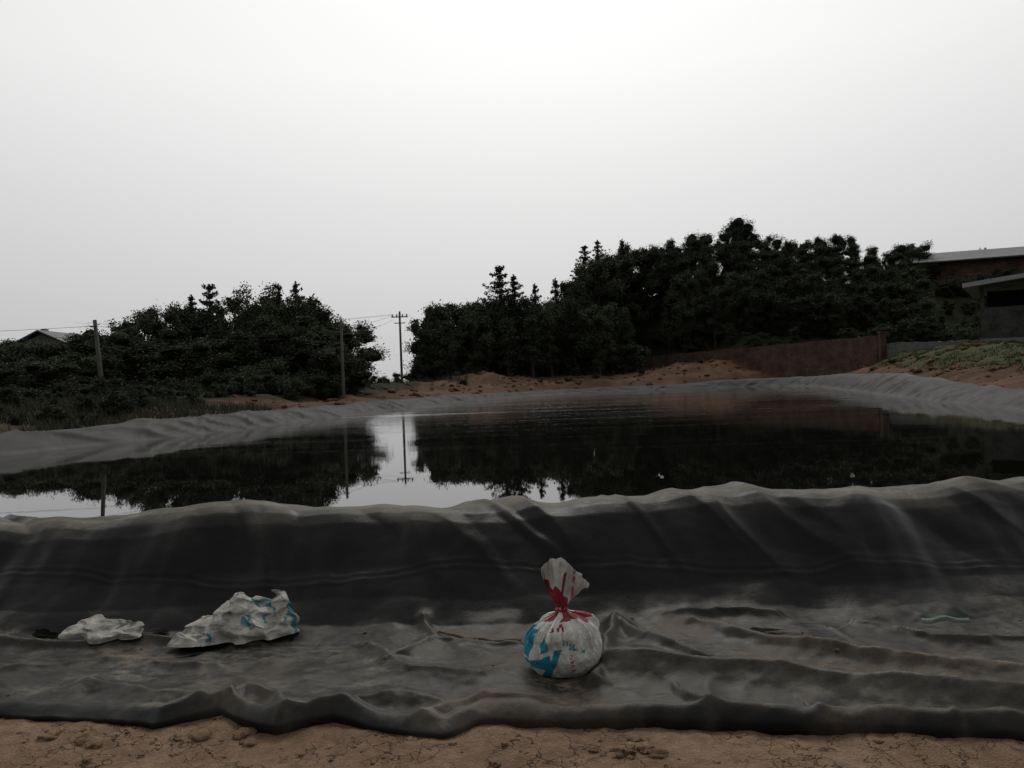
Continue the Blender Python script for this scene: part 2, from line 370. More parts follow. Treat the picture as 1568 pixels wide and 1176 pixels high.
C=np.stack([dust_light,np.clip(soilp,0,.8),dust_light*0],-1)
add("near_berm_sheet",new_mesh("near_berm_sheet",np.stack([Xg,Yg,Zg],-1).reshape(-1,3),gridfaces(len(t),len(xs)),[MAT_L],True,None,C.reshape(-1,3)),liner)

path=shore.copy()
for it in range(3):
    q=[path[0]]
    for a,b in zip(path[:-1],path[1:]): q+= [a*.75+b*.25,a*.25+b*.75]
    q.append(path[-1]); path=np.array(q)
seg=np.r_[0,np.cumsum(np.hypot(*np.diff(path,axis=0).T))]
s=np.arange(0,seg[-1],.16); px_=np.interp(s,seg,path[:,0]); py_=np.interp(s,seg,path[:,1])
tx=np.gradient(px_);ty=np.gradient(py_);L=np.hypot(tx,ty);nx_=-ty/L;ny_=tx/L
prof=np.array([(-1.2,-.45),(-.6,-.10),(0,.20),(.25,.31),(.5,.46),(.75,.59),(.95,.65),(1.15,.67),(1.4,.66),(1.7,.58),(2.1,.30)])
tt=np.linspace(0,1,46); tp=np.linspace(0,1,len(prof))
po=np.interp(tt,tp,prof[:,0]);pz2=np.interp(tt,tp,prof[:,1])
ck=1+ 1.0*S(px_,14,19)*S(py_,10,18)*(1-.5*S(py_,55,66))-.2*S(py_,45,60)*(1-S(px_,14,20))
Sg,Tg=np.meshgrid(s,tt,indexing='ij')
off=po[None,:]*(1+.25*(ck[:,None]-1)); zz=np.where(pz2>WZ,WZ+(pz2-WZ)*ck[:,None],pz2)
wrn=np.maximum(0,1-np.abs(vn(Sg*.85+po[None,:]*1.0,po[None,:]*.3+Sg*.02,70))*3)*.09+np.maximum(0,1-np.abs(vn(Sg*.8-po[None,:]*1.2,po[None,:]*.3,71))*3)*.07
wrn+=.05*fbm(Sg*1.3,po[None,:]*2,3,72)
amp=S(Tg,.1,.3)
zz=zz+wrn*amp*(.8-.5*S(py_,40,58)[:,None])+.05*fbm(Sg*.22,Sg*0,3,73)*S(Tg,.25,.5); off=off-wrn*amp*.8
bxg=px_[:,None]+nx_[:,None]*off; byg=py_[:,None]+ny_[:,None]*off
rt=S(px_,12,17)[:,None]
dust_light=S(Tg,.5,.64)*(.0+.35*rt)+(.24+.40*rt)*np.clip(wrn*8,0,1)*S(Tg,.25,.4)+.10*rt*S(Tg,.2,.4)+.65*np.exp(-((zz-WZ-.06)/.05)**2)  # right bank and wrinkles: dust with grazing sheen painted in; waterline edge paler
C=np.stack([np.clip(dust_light,0,1),dust_light*0,dust_light*0],-1)
add("pond_bank_sheet",new_mesh("pond_bank_sheet",np.stack([bxg,byg,zz],-1).reshape(-1,3),gridfaces(len(s),len(tt)),[MAT_LB],True,None,C.reshape(-1,3)),liner)

# ------------------------------------------------------------------ soil clods + stones
import bmesh
_bm=bmesh.new(); bmesh.ops.create_icosphere(_bm,subdivisions=3,radius=1)
ICV=np.array([v.co[:] for v in _bm.verts]); ICF=np.array([[v.index for v in f.verts] for f in _bm.faces]); _bm.free()
_bm=bmesh.new(); bmesh.ops.create_icosphere(_bm,subdivisions=2,radius=1)
IC2V=np.array([v.co[:] for v in _bm.verts]); IC2F=np.array([[v.index for v in f.verts] for f in _bm.faces]); _bm.free()
def rocks(name,pts,mat,seed,red=0.):
    bv,bf=ICV,ICF
    V=[];F=[];n=0
    for i,(x,y,r) in enumerate(pts):
        k=i*13.7
        dsp=1+.34*fbm(bv[:,0]*1.4+k,bv[:,1]*1.4+bv[:,2]*1.7,3,seed)+.2*tri(bv[:,0]*.9+bv[:,2]*.7+k)
        sc=np.array([1,random.uniform(.7,1.1),random.uniform(.4,.65)])*r
        a=random.uniform(0,6.28); R=np.array([[math.cos(a),-math.sin(a),0],[math.sin(a),math.cos(a),0],[0,0,1]])
        v=(bv*dsp[:,None]*sc)@R.T+np.array([x,y,gz(x,y)+r*.05]); V.append(v);F.append(bf+n);n+=len(bv)
    return add(name,new_mesh(name,np.concatenate(V),np.concatenate(F),[mat],True,None,np.tile([[1.,0,red]],(n,1))))
pts=[(random.uniform(-2.6,2.4),random.uniform(2.9,3.85),abs(random.gauss(0,.008))+.003) for _ in range(300)]
pts+=[(x+random.gauss(0,.12),y+random.gauss(0,.05),abs(random.gauss(0,.018))+.005) for x,y in ((-1.4,3.55),(.45,3.3),(-2,3.6)) for _ in range(14)]
pts=[p_ for p_ in pts if p_[1]<np.interp(p_[0],edge_x,edge_y)-.01]
pts+=[(.42,3.27,.05),(.55,3.22,.035),(.47,3.38,.03),(-1.5,3.62,.045),(-2.0,3.6,.03)]
rocks("soil_clods",pts,MAT_G,3)
pts=[]
while len(pts)<620:
    x=random.uniform(-14,30);y=random.uniform(26,82);d_=float(sdist(np.array([x]),np.array([y]))[0])
    if 2.2<d_<9: pts.append((x,y,abs(random.gauss(0,.13))+.04))
rocks("soil_rubble",pts,MAT_G,4,1.)

# ------------------------------------------------------------------ tied sand bag
def sackmat(name):
    p=M(name); att=p.n("ShaderNodeAttribute",attribute_name="tint")
    dirt=p.ramp(p.noise(14,6,.7),[(.3,(.5,.46,.40)),(.62,(1,1,1))])
    c=p.mix(.8,att.outputs["Color"],dirt,'MULTIPLY')
    tc=p.n("ShaderNodeTexCoord"); ck=p.n("ShaderNodeTexChecker"); ck.inputs["Scale"].default_value=260; p.l(tc.outputs["Object"],ck.inputs["Vector"])
    c=p.mix(.08,c,ck.outputs["Color"],'MULTIPLY')
    p.set(c,.55,.35,p.bump(p.noise(38,5,.6),.6,.014)); return p.m
MAT_SACK=sackmat("woven_plastic_sack")
bag=empty("tied_sandbag",(bx,by,.025)); bag.scale=(.955,.955,.905)
pr=np.array([(0,0.0),(.10,.0),(.160,.018),(.194,.07),(.210,.13),(.206,.19),(.182,.245),(.140,.292),(.088,.325),(.048,.342),(.026,.355),(.024,.370),(.034,.392),(.050,.43),(.070,.48),(.090,.54),(.104,.59),(.106,.63)])
cum=np.r_[0,np.cumsum(np.hypot(*np.diff(pr,axis=0).T))]; cum/=cum[-1]
T=np.linspace(0,1,260); R_=np.interp(T,cum,pr[:,0]); Zp=np.interp(T,cum,pr[:,1])
ker=np.ones(9)/9; Rs=np.convolve(np.pad(R_,4,'edge'),ker,'valid'); Zs=np.convolve(np.pad(Zp,4,'edge'),ker,'valid'); Rs[0]=0
PH=np.linspace(0,2*np.pi,340,endpoint=False); PG,TG=np.meshgrid(PH,T); RG=np.broadcast_to(Rs[:,None],PG.shape); ZG=np.broadcast_to(Zs[:,None],PG.shape)
def per(n,seed,k=0): 
    return vn(np.cos(PG)*n+k,np.sin(PG)*n+ZG*3,seed)
pleat=np.abs(vn(np.cos(PG)*5.5+3,np.sin(PG)*5.5+9,81))*2-.5+.5*(np.abs(vn(np.cos(PG)*11+3,np.sin(PG)*11,82))*2-.5)
upw=S(ZG,.17,.33)*(1-S(ZG,.35,.38))
flw=S(ZG,.385,.47)
RR=RG*(1+.06*per(1.6,83)+.06*ridged(np.cos(PG)*2.2+ZG*5,np.sin(PG)*2.2-ZG*4,3,84)*(1-flw)+upw*.30*pleat+flw*.18*pleat)
xb=RR*np.cos(PG);yb=RR*np.sin(PG)
yb=yb*(1-.62*flw)+flw*.024*np.sin(xb*60)
xb=xb*(1+.06*flw)+(ZG-.36).clip(0)*.10
topf=S(ZG,.44,.625)
uu_=np.clip((xb-.02)/.11,-1.2,1.2)
zb=ZG+topf*(.045-.075*np.abs(uu_+.1)**1.2-.035*uu_+.018*vn(np.cos(PG)*4,np.sin(PG)*4,85))
yb=yb-(ZG-.36).clip(0)*.12
zb=zb*(1-.06*(1-flw)*np.clip(-xb/.2,-1,1)*S(ZG,.1,.3))
white=np.array([.72,.72,.70]);blue=np.array([.02,.27,.40]);red=np.array([.30,.022,.04]);teal=np.array([.06,.30,.34]);pink=np.array([.50,.12,.20])
Cb=np.broadcast_to(white,xb.shape+(3,)).copy()
def paint(mask,c): Cb[mask>.5]=c
u=xb/.21; v=zb; front=yb<.06
wob=.12*fbm(xb*12,zb*12,3,88)
paint((u+wob<-.42-.9*(v-.14)) & (v>.07)&(v<.285)&(ZG<.34),blue)
paint((np.abs(u+.70+wob-(v-.2)*1.5)<.09)&(v>.12)&(v<.29),white)
paint((np.abs(v-.225-.12*u+wob*.1)<.012)&(u<-.2),white)
paint((np.abs(v-.15-.2*u+wob*.1)<.010)&(u<-.3),white)
paint((np.abs(u+.26+wob*.5+ (v-.15)*-1.9)<.10)&(v<.20)&(v>.015)&front,blue)
for i in range(7):
    uu=-.02+.085*i; paint((np.abs(u-uu-.12*(v-.2))<.030)&(np.abs(v-.235+.03*i*.3-.012*vn(u*30,v*130,90))<.014)&(vn(u*38+i,v*170,91)>-.35)&front,teal)
for i in range(4): paint((np.abs(u-.15-.1*i)<.035)&(np.abs(v-.20+.006*i)<.006)&(vn(u*60,v*60,92)>-.3)&front,teal)
for i in range(4):
    paint((np.abs(u-.16-.02*i)<.05)&(np.abs(v-.155+.027*i)<.010)&(vn(u*40+i,v*160,93)>-.2)&front,pink)
knot=(ZG>.325)&(ZG<.40); paint(knot&(vn(np.cos(PG)*4+2,np.sin(PG)*4+ZG*20,94)>-.35),red)
paint((ZG>.295)&(ZG<.34)&(vn(np.cos(PG)*3,np.sin(PG)*3+5,95)>.45),red)
paint((np.abs(u+.20)<.2)&(np.abs(v-.305)<.014)&(vn(u*14,v*60,96)>-.1),red)
uf=xb-(ZG-.36).clip(0)*.10
paint((ZG>.39)&(ZG<.455+.8*(-uf).clip(0)+.03*vn(xb*40,zb*10,97))&(uf<.03),red)
paint((ZG>.39)&(np.abs(uf+.005-(zb-.5)*.10)<.008)&(zb<.60),red)
paint((ZG>.44)&(np.abs(uf-.052)<.006)&(vn(xb*20,zb*50,99)>-.1),pink)
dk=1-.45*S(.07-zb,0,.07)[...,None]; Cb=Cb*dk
V=np.stack([xb,yb,zb],-1).reshape(-1,3)
add("filled_sack",new_mesh("filled_sack",V,gridfaces(len(T),len(PH),True),[MAT_SACK],True,None,Cb.reshape(-1,3)),bag)
p=M("red_string"); MS=p.set((.30,.02,.03),.7,.3)
a=np.linspace(0,4*np.pi,90); v_,f_=tube(np.stack([.031*np.cos(a),.031*np.sin(a),.352+.018*a/a[-1]],-1),[.006]*90,6)
add("tie_string",new_mesh("tie_string",v_,f_,[MS]),bag)

# ------------------------------------------------------------------ crumpled sacks
def sack(name,loc,rotz,w_,d_,hfun,outline,seed,bluef,cr=.05):
    N=200; uu,vv=np.meshgrid(np.linspace(-1,1,N),np.linspace(-1,1,N))
    ang=np.arctan2(vv,uu); rr=np.maximum(np.abs(uu),np.abs(vv))
    rad=outline(ang)
    x=rr*rad*np.cos(ang)*w_/2; y=rr*rad*np.sin(ang)*d_/2
    z=hfun(x/(w_/2),y/(d_/2),rr)
    c=crumple(x,y,seed,2,6); c2=crumple(x,y,seed+3,5,14,8,.05)
    ed=S(1-rr,0,.16)
    z=z*(1+.35*c)+cr*(c*.7+.4)*ed+cr*.55*c2*ed; z=np.maximum(z,.004)*S(1.0-rr,-.001,.08)
    x=x+.035*crumple(x+3,y+z*2,seed+5,3,9); y=y+.035*crumple(x+7,y+z*2,seed+6,3,9)
    col=np.broadcast_to(np.array([.45,.44,.405]),x.shape+(3,)).copy()
    st=np.abs(((x/(w_/2))*1.2+.35*c2+.5*c)%1.0-.5)
    n_=fbm(x*16,y*9,4,seed+8); col[(n_>.0)&(st<.08+.05*n_)&(bluef(x/(w_/2),y/(d_/2)))]=(.06,.20,.25)
    col*= (1-.6*np.clip(fbm(x*5,y*5,5,seed+9)+.2,0,1))[...,None]
    return add(name,new_mesh(name,np.stack([x,y,z],-1).reshape(-1,3),gridfaces(N,N),[MAT_SACK],True,None,col.reshape(-1,3)),None,loc,(0,0,rotz))
def h1(x,y,r): return .04+.17*np.exp(-(((x-.05)/.5)**2+((y-.1)/.5)**2))+.19*np.exp(-(((x-.76)/.28)**2+((y-.3)/.4)**2))
def o1(a): return .95+.12*np.cos(a*2)+.10*np.cos(3*a+.6)+.07*np.sin(5*a+1)+.05*np.sin(9*a)
sack("crumpled_sack",(-1.80,4.90,.06),.05,.68,.46,h1,o1,11,lambda x,y:(x>.0)|(y<-.2),.045)
def h2(x,y,r): return .02+.03*np.exp(-(((x-.7)/.3)**2+((y-.6)/.4)**2))
def o2(a): return .9+.15*np.cos(a*2+.3)+.08*np.cos(3*a+2)+.05*np.sin(6*a)
sk=sack("flattened_sack",(-2.60,4.90,.11),-.05,.50,.28,h2,o2,31,lambda x,y:(x>.7),.022); sk.rotation_euler=(.30,.02,-.05)

p=M("green_strap"); MGREEN=p.set((.03,.12,.085),.5,.4)
def strap(name,pts,wd,mat):
    V=[];F=[]
    for i,(x,y,z) in enumerate(pts):
        V+=[(x,y-wd,z),(x,y+wd,z+wd*.6)]
        if i: F.append((2*i-2,2*i,2*i+1,2*i-1))
    return add(name,new_mesh(name,V,F,[mat]))
xs_l=Xg[0]
def lz(x,y):
    j=int(np.argmin(np.abs(xs_l-x))); i=int(np.argmin(np.abs(Yg[:,j]-y))); return float(Zg[i,j])
def lp(pts,h=.012): return [(x,y,lz(x,y)+h) for x,y in pts]
strap("green_strap",lp([(2.43+i*.025,4.74-.015*math.sin(i*.9)-i*.003,) for i in range(12)],.012),.010,MGREEN)
strap("green_strap",lp([(1.88+i*.022,4.62+.02*i) for i in range(7)],.008),.003,MGREEN)
p=M("dirt_line"); MST=p.set(p.ramp(p.noise(30,4),[(.3,(.10,.065,.04)),(.7,(.22,.15,.095))]),.9,.1)  # brown tube modelling a line of dirt on the apron
q_=[( -.50+.5*i/9, 4.76-.22*i/9+.012*math.sin(i*1.7)) for i in range(10)]
v_,f_=tube([(x,y,lz(x,y)+.012) for x,y in q_],[.005+.004*(1-abs(i-3)/9) for i in range(10)],6)
add("dirt_line",new_mesh("dirt_line",v_,f_,[MST]))
p=M("near_black"); MB=p.set((.002,.002,.002),.7,.05)  # near-black sheets laid at a dark opening and dark shapes on the liner
def blob(name,x,y,w_,d_,mat,seed,h=.02):
    N=40;uu,vv=np.meshgrid(np.linspace(-1,1,N),np.linspace(-1,1,N));a=np.arctan2(vv,uu);r=np.maximum(abs(uu),abs(vv))*(.85+.2*np.sin(3*a+seed)+.12*np.sin(7*a+seed))
    X_=x+r*np.cos(a)*w_/2;Y_=y+r*np.sin(a)*d_/2
    jj=np.clip(np.searchsorted(xs_l,X_),0,len(xs_l)-1); ii=np.clip(((Y_-Yg[0,jj])/(yend-Yg[0,jj])),0,1); ii=np.searchsorted(t,ii).clip(0,len(t)-1)
    Z_=Zg[ii,jj]+h*(1+.5*crumple(X_*2,Y_*2,seed))
    return add(name,new_mesh(name,np.stack([X_,Y_,Z_],-1).reshape(-1,3),gridfaces(N,N),[mat]))
blob("dark_liner_patch",1.44,4.66,.27,.11,MB,2,.016)
blob("dark_liner_patch",-1.95,4.62,.18,.04,MB,5,.008)
blob("dark_liner_patch",-2.98,4.92,.2,.07,MB,8,.012)
blob("dark_liner_patch",-2.28,4.94,.16,.08,MB,4,.012)
def lrocks(name,n,mat):
    V=[];F=[];k=0
    for i in range(n):
        x=random.uniform(-3.2,3);y=random.uniform(3.9,4.95);r=min(.012,abs(random.gauss(0,.006))+.002)
        v=ICV*(1+.3*fbm(ICV[:,0]*1.5+i,ICV[:,1]*1.5+ICV[:,2],2,6))[:,None]*np.array([1,.8,.6])*r+np.array([x,y,lz(x,y)+r*.3]);V.append(v);F.append(ICF+k);k+=len(v)
    add(name,new_mesh(name,np.concatenate(V),np.concatenate(F),[mat],True,None,np.tile([[1.,0,0]],(k,1))))
lrocks("soil_crumbs",50,MAT_G)

# ------------------------------------------------------------------ trees
def leaves(cent,n,spread,size,r,flat=1.0):
    k=len(cent); c=np.repeat(cent,n,0)
    o=r.normal(size=(k*n,3))*.55
    c=c+o*np.repeat(np.asarray(spread).reshape(-1,1)*np.ones((k,1)),n,0)*np.array([1,1,flat])
    u=r.normal(size=(k*n,3));u/=np.linalg.norm(u,axis=1)[:,None]
    w_=np.cross(u,r.normal(size=(k*n,3)));w_/=np.linalg.norm(w_,axis=1)[:,None]
    s_=size*r.uniform(.6,1.3,(k*n,1)); u=u*s_;w_=w_*s_*.5
    V=np.stack([c-u,c-w_*.9,c+u,c+w_*.9],1).reshape(-1,3)
    tint=np.repeat(r.uniform(0,1,k),n*4)*.6+np.repeat(r.uniform(0,1,k*n),4)*.4
    return V,tint
def finish(name,tv,tf,LV,tint,leafm,cv=None,cf=None):
    n=len(tv); V=[np.array(tv,float).reshape(-1,3),LV]; k=len(LV)//4
    F=[tuple(f) for f in tf]+[tuple(q) for q in (np.arange(k*4).reshape(-1,4)+n).tolist()]
    mi=[0]*len(tf)+[1]*k
    if cv is not None:
        m_=n+len(LV); V.append(cv); F+=[tuple(q) for q in (cf+m_).tolist()]; mi+=[2]*len(cf)
    V=np.concatenate(V); col=np.zeros((len(V),3)); col[n:n+len(LV),0]=tint
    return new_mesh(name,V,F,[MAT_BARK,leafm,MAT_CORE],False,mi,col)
def broadleaf(seed,H=8.,W=2.7,base=.16,nl=14,ncl=8,nlf=62,size=.115,leafm=MAT_LEAF,shape='round',core=.6,R0f=(.26,.42)):
    r=np.random.default_rng(seed); tv=[];tf=[]
    def put(pts,rad):
        v,f=tube(pts,rad,6);n=len(tv);tv.extend(v);tf.extend([tuple(i+n for i in q) for q in f])
    lean=r.uniform(-.3,.3,2)*H/8; top=np.array([lean[0],lean[1],H*.8])
    put([(0,0,-.4),(lean[0]*.3,lean[1]*.3,H*.3),tuple(top*[.7,.7,.75]),tuple(top)],[H*.022,H*.017,H*.011,.02])
    cent=[];sp=[];CV=[];CF=[];cn=0
    for i in range(nl):
        a=i*2.4+r.uniform(-.5,.5);q=(i+.5)/nl
        hh_=1-(1-base)*q if i else .9
        R0=W*r.uniform(*R0f)
        wid=(math.sin(math.pi*min(1,(1-hh_)*1.05+.14))**.5) if shape=='round' else (1-hh_)**.7
        rad=max(0,W*wid-R0*.8)*r.uniform(.35,1.0)
        c=np.array([math.cos(a)*rad+lean[0]*hh_,math.sin(a)*rad+lean[1]*hh_,max(hh_*H-R0*.6,R0*.6)])
        put([tuple(top*[.3,.3,max(.15,hh_*.6)]),tuple((top*[.3,.3,.8]*.3+c*.7)),tuple(c)],[H*.009,H*.006,.015])
        o=r.normal(size=(ncl,3));o/=np.linalg.norm(o,axis=1)[:,None]; o[:,2]=o[:,2]*.9+.12; o*=r.uniform(.5,.95,(ncl,1))*R0
        cent.append(c+o); sp+=list(r.uniform(.35,.62,ncl)*R0)
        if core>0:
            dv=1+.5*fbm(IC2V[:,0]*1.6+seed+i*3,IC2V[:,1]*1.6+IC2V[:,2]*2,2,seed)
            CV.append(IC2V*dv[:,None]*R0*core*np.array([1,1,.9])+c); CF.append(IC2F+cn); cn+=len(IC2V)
        else:
            for q_ in o[:6]: put([tuple(c),tuple(c+q_)],[.02,.008])
    cent=np.concatenate(cent); LV,ti=leaves(cent,nlf,sp,size,r,.9)
    return finish("broadleaf",tv,tf,LV,ti,leafm,np.concatenate(CV) if CV else None,np.concatenate(CF) if CF else None)
def conifer(seed,H=8.,W=1.7,whorls=12,rise=.15,leafm=MAT_PINE,f0=.2):
    r=np.random.default_rng(seed);tv=[];tf=[]
    def put(pts,rad):
        v,f=tube(pts,rad,5);n=len(tv);tv.extend(v);tf.extend([tuple(i+n for i in q) for q in f])
    put([(0,0,-.4),(0.05,0,H*.5),(0,0,H)],[H*.018,H*.012,.012])
    cent=[];sp=[]
    for k in range(whorls):
        f=f0+(.97-f0)*(k/(whorls-1)); Rk=W*(1-f)**.8*1.2*r.uniform(.8,1.15)+.06
        a0=r.uniform(0,6.28); nb_=int(r.integers(6,9))
        for j in range(nb_):
            a=a0+j*6.28/nb_+r.uniform(-.4,.4); L_=Rk*r.uniform(.45,1.25); hz=H*f+r.uniform(-.2,.2)*(1-f*.6)
            e=np.array([math.cos(a)*L_,math.sin(a)*L_,hz+L_*(rise+r.uniform(-.15,.15))])
            b=np.array([0,0,hz-.05]); put([tuple(b),tuple(e)],[.03,.01])
            nq=max(2,int(L_/.22))
            for q in np.linspace(.15,1,nq):
                cent.append(b+(e-b)*q+r.normal(size=3)*.05); sp.append(.09+.20*(1-q)*min(1,L_)+.04*r.uniform())
    for q in np.linspace(.88,1.0,7): cent.append(np.array([0,0,H*q]));sp.append(.10*(1.05-q)*8)
    cent=np.array(cent);LV,ti=leaves(cent,14,sp,.10,r,.8)
    return finish("conifer",tv,tf,LV,ti,leafm)
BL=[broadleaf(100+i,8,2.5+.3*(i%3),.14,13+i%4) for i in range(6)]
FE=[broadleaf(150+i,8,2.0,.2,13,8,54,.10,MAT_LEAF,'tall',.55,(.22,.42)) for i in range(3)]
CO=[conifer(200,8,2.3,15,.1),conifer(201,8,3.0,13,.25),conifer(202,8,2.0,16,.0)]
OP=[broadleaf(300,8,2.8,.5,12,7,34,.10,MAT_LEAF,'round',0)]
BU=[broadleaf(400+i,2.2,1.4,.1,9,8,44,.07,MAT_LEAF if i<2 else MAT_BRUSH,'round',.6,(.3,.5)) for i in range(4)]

def put_tree(parent,me,x,y,H,base=8.,wide=1.0,name="tree"):
    s_=H/base; a=random.uniform(0,6.28)
    return add(name,me,parent,(x,y,gz(x,y)-.1),(random.uniform(-.04,.04),random.uniform(-.04,.04),a),(s_*wide,s_*wide,s_))
def okwall(x,y): return not (x>12.5 and x<30.5 and y<float(wally(x))+2.2) 
def grove(name,SK,D0,rows,meshes,jit=.06,full=.95,front=False):
    par=empty(name)
    for D,frac,step in rows:
        b=SK[0,0]+random.uniform(0,20)
        while b<SK[-1,0]:
            if b>-1000 and b<1000:
                k=.87+.13*float(S(b,60,200)) if front else .82+.10*float(S(b,-640,-540))
                e=np.interp(b,SK[:,0],SK[:,1]); D_=(D+random.uniform(-1.2,1.2))*k; x=b/1200*D_; y=D_
                ztop=1.6+e*D_/1200*frac*(1+random.uniform(-jit,jit*.6)); g0=gz(x,y); H=ztop-g0
                if H>1.0 and okwall(x,y) and not(front and y<72):
                    if frac<full: H=min(H,random.uniform(5.5,8.5))
                    put_tree(par,random.choice(meshes),x,y,H,8.,random.uniform(.9,1.2)*min(2.2,max(1,6.5/H)))
            b+=step*random.uniform(.7,1.3)*1200/D*.9
    return par
lg_=SL.copy(); lg_[-2]=(-262,112); lg_[-1]=(-240,98)
lg_[-3]=(-275,122)
grove("tree_grove",lg_,58,[(60,1.0,2.2),(57,.95,2.5),(54,.80,2.6),(51,.66,2.6)],BL+BL[:3]+FE)
hr=SR[SR[:,0]<=640].copy(); hr[0]=(-130,108); hr[1]=(-127,112)
grove("hillside_trees",hr,92,[(94,1.0,2.3),(91,.965,2.6),(87.5,.89,2.9),(84,.80,3.0),(81,.70,3.0),(78,.58,3.0)],BL+FE,.05,front=True)
par=empty("hillside_brush")
for D,st in ((74,1.8),(78,1.9),(82,2.1),(86,2.1),(90,2.2),(70,1.8),(66,1.9)):
    b=230
    while b<860:
        x=b/1200*D
        if (D<88 or b>640) and okwall(x,D) and (b>500 or D-float(wally(x))<9):
            if random.random()<.45: put_tree(par,random.choice(FE+BL[:2]),x,D+random.uniform(-.5,1),random.uniform(1.6,3.0),8.,1.8)
            else: put_tree(par,random.choice(BU),x,D,random.uniform(1.2,2.4),2.2,1.3)
        b+=st*1200/D*random.uniform(.6,1.2)
par=empty("shrubs")
for D,b0,b1,st,h0,h1_ in ((45,-800,-232,1.3,1.0,2.2),(42,-800,-300,1.4,.8,1.7),(38,-800,-400,1.4,.7,1.5),(34,-810,-480,1.2,.6,1.3),(75.5,-140,130,1.4,1.3,3.0),(77.5,-140,200,1.5,1.6,3.6),(130,-240,-120,3.2,1.4,2.8),(28,-820,-560,1.1,.5,1.2),(24,-830,-640,1.,.4,.9),(20,-850,-720,.9,.3,.7)):
    b=b0
    while b<b1:
        D_=D+random.uniform(-1.3,1.3);x=b/1200*D_
        if float(sdist(np.array([x]),np.array([D_]))[0])>(2.8 if D<30 else 5.5): put_tree(par,random.choice(BU[:3]),x,D_,random.uniform(h0,h1_),2.2,random.uniform(1.0,1.5),"shrub")
        b+=st*1200/D*random.uniform(.6,1.3)
par=empty("weeds")
for i in range(80):
    x=random.uniform(-6,28);y=random.uniform(50,82); d_=float(sdist(np.array([x]),np.array([y]))[0])
    if y<float(wally(x))-.8 and 3<d_<14: put_tree(par,random.choice(BU),x,y,random.uniform(.25,.7),2.2,1.5,"weed")
def single(name,me,b,e,D,wide=1.):
    x=b/1200*D; z=1.6+e*D/1200; H=z-gz(x,D)
    par=empty(name,(x,D,gz(x,D)-.1)); s_=H/8; add("trunk_and_crown",me,par,(0,0,0),(0,0,random.uniform(0,6)),(s_*wide,s_*wide,s_))
single("conifer_tree",CO[1],-458,162,52,1.0)
single("conifer_tree",CO[0],-486,147,53,.9)
single("conifer_tree",CO[2],-326,162,53,.9)
single("conifer_tree",CO[0],-352,159,53,.8)
single("sparse_tree",OP[0],-388,170,52,1.0)
single("conifer_tree",CO[1],-13,174,76,1.1)
single("conifer_tree",CO[0],8,160,77,.9)
single("conifer_tree",CO[2],40,145,80,.8)
single("conifer_tree",CO[2],72,152,82,.8)
single("conifer_tree",CO[1],118,200,93,1.0)
single("conifer_tree",CO[0],138,208,93,1.)
single("conifer_tree",CO[2],176,208,93,.8)
single("broadleaf_tree",BL[2],358,238,92,1.)
single("broadleaf_tree",BL[0],727,180,104,.3)

def grassobj(name,reg,n,h0,h1_,mat,wd=.03):
    r=np.random.default_rng(len(name)); x=r.uniform(reg[0],reg[1],n*3);y=r.uniform(reg[2],reg[3],n*3); d_=sdist(x,y)
    k=(d_>reg[4])&(d_<reg[5])&(fbm(x*.6,y*.6,3,7)>-.15); x=x[k][:n];y=y[k][:n];n=len(x)
    z=ground(x,y); h=r.uniform(h0,h1_,n);a=r.uniform(0,np.pi,n);l1=r.normal(0,.35,n)*h;l2=r.normal(0,.35,n)*h
    V=np.stack([np.stack([x-np.cos(a)*wd,y-np.sin(a)*wd,z-.03],-1),np.stack([x+np.cos(a)*wd,y+np.sin(a)*wd,z-.03],-1),np.stack([x+l1,y+l2,z+h],-1)],1).reshape(-1,3)
    col=np.repeat(r.uniform(0,1,(n,1)),3,0)*np.ones((1,3))
    add(name,new_mesh(name,V,np.arange(n*3).reshape(-1,3),[mat],False,None,col))
grassobj("bank_grass",(-34,-9,12,34,2.6,20),24000,.1,.42,MAT_BRUSH,.025)
grassobj("slope_grass",(20,40,24,62,4.0,14),26000,.05,.16,MAT_GRASS,.02)
grassobj("shore_weeds",(-10,27,50,84,8.0,16),8000,.15,.5,MAT_BRUSH,.04)

# ------------------------------------------------------------------ walls and buildings
def wall(name,a,b,zb0,zb1,zt0,zt1,th,mat):
    a=np.array(a);b=np.array(b);L_=np.linalg.norm(b-a);ang=math.atan2(*(b-a)[::-1])
    N=24;V=[];F=[]
    for i in range(N+1):
        q=i/N; zt=zt0+(zt1-zt0)*q+(.05*random.uniform(-1,1)); zb_=zb0+(zb1-zb0)*q
        V+=[(L_*q,-th/2,zb_),(L_*q,th/2,zb_),(L_*q,th/2,zt),(L_*q,-th/2,zt)]
    for i in range(N):
        o=i*4
        for k in range(4): F.append((o+k,o+(k+1)%4,o+4+(k+1)%4,o+4+k))
    F+=[(0,1,2,3),(N*4+3,N*4+2,N*4+1,N*4)]
    return add(name,new_mesh(name,V,F,[mat],False),None,(a[0],a[1],0),(0,0,ang))
wall("brick_wall",(13.8,84),(29,62),1.0,.8,3.45,4.0,.24,MAT_BRICK)
gp=empty("wall_gate_pillar",(29.2,61.6,0)); boxes("pillar",[(-.22,.22,-.22,.22,.8,4.2),(-.28,.28,-.28,.28,4.2,4.3)],MAT_BRICK,gp)
wall("concrete_wall",(29.5,61.4),(31.2,52.0),1.2,1.4,3.35,3.1,.2,MAT_CON)

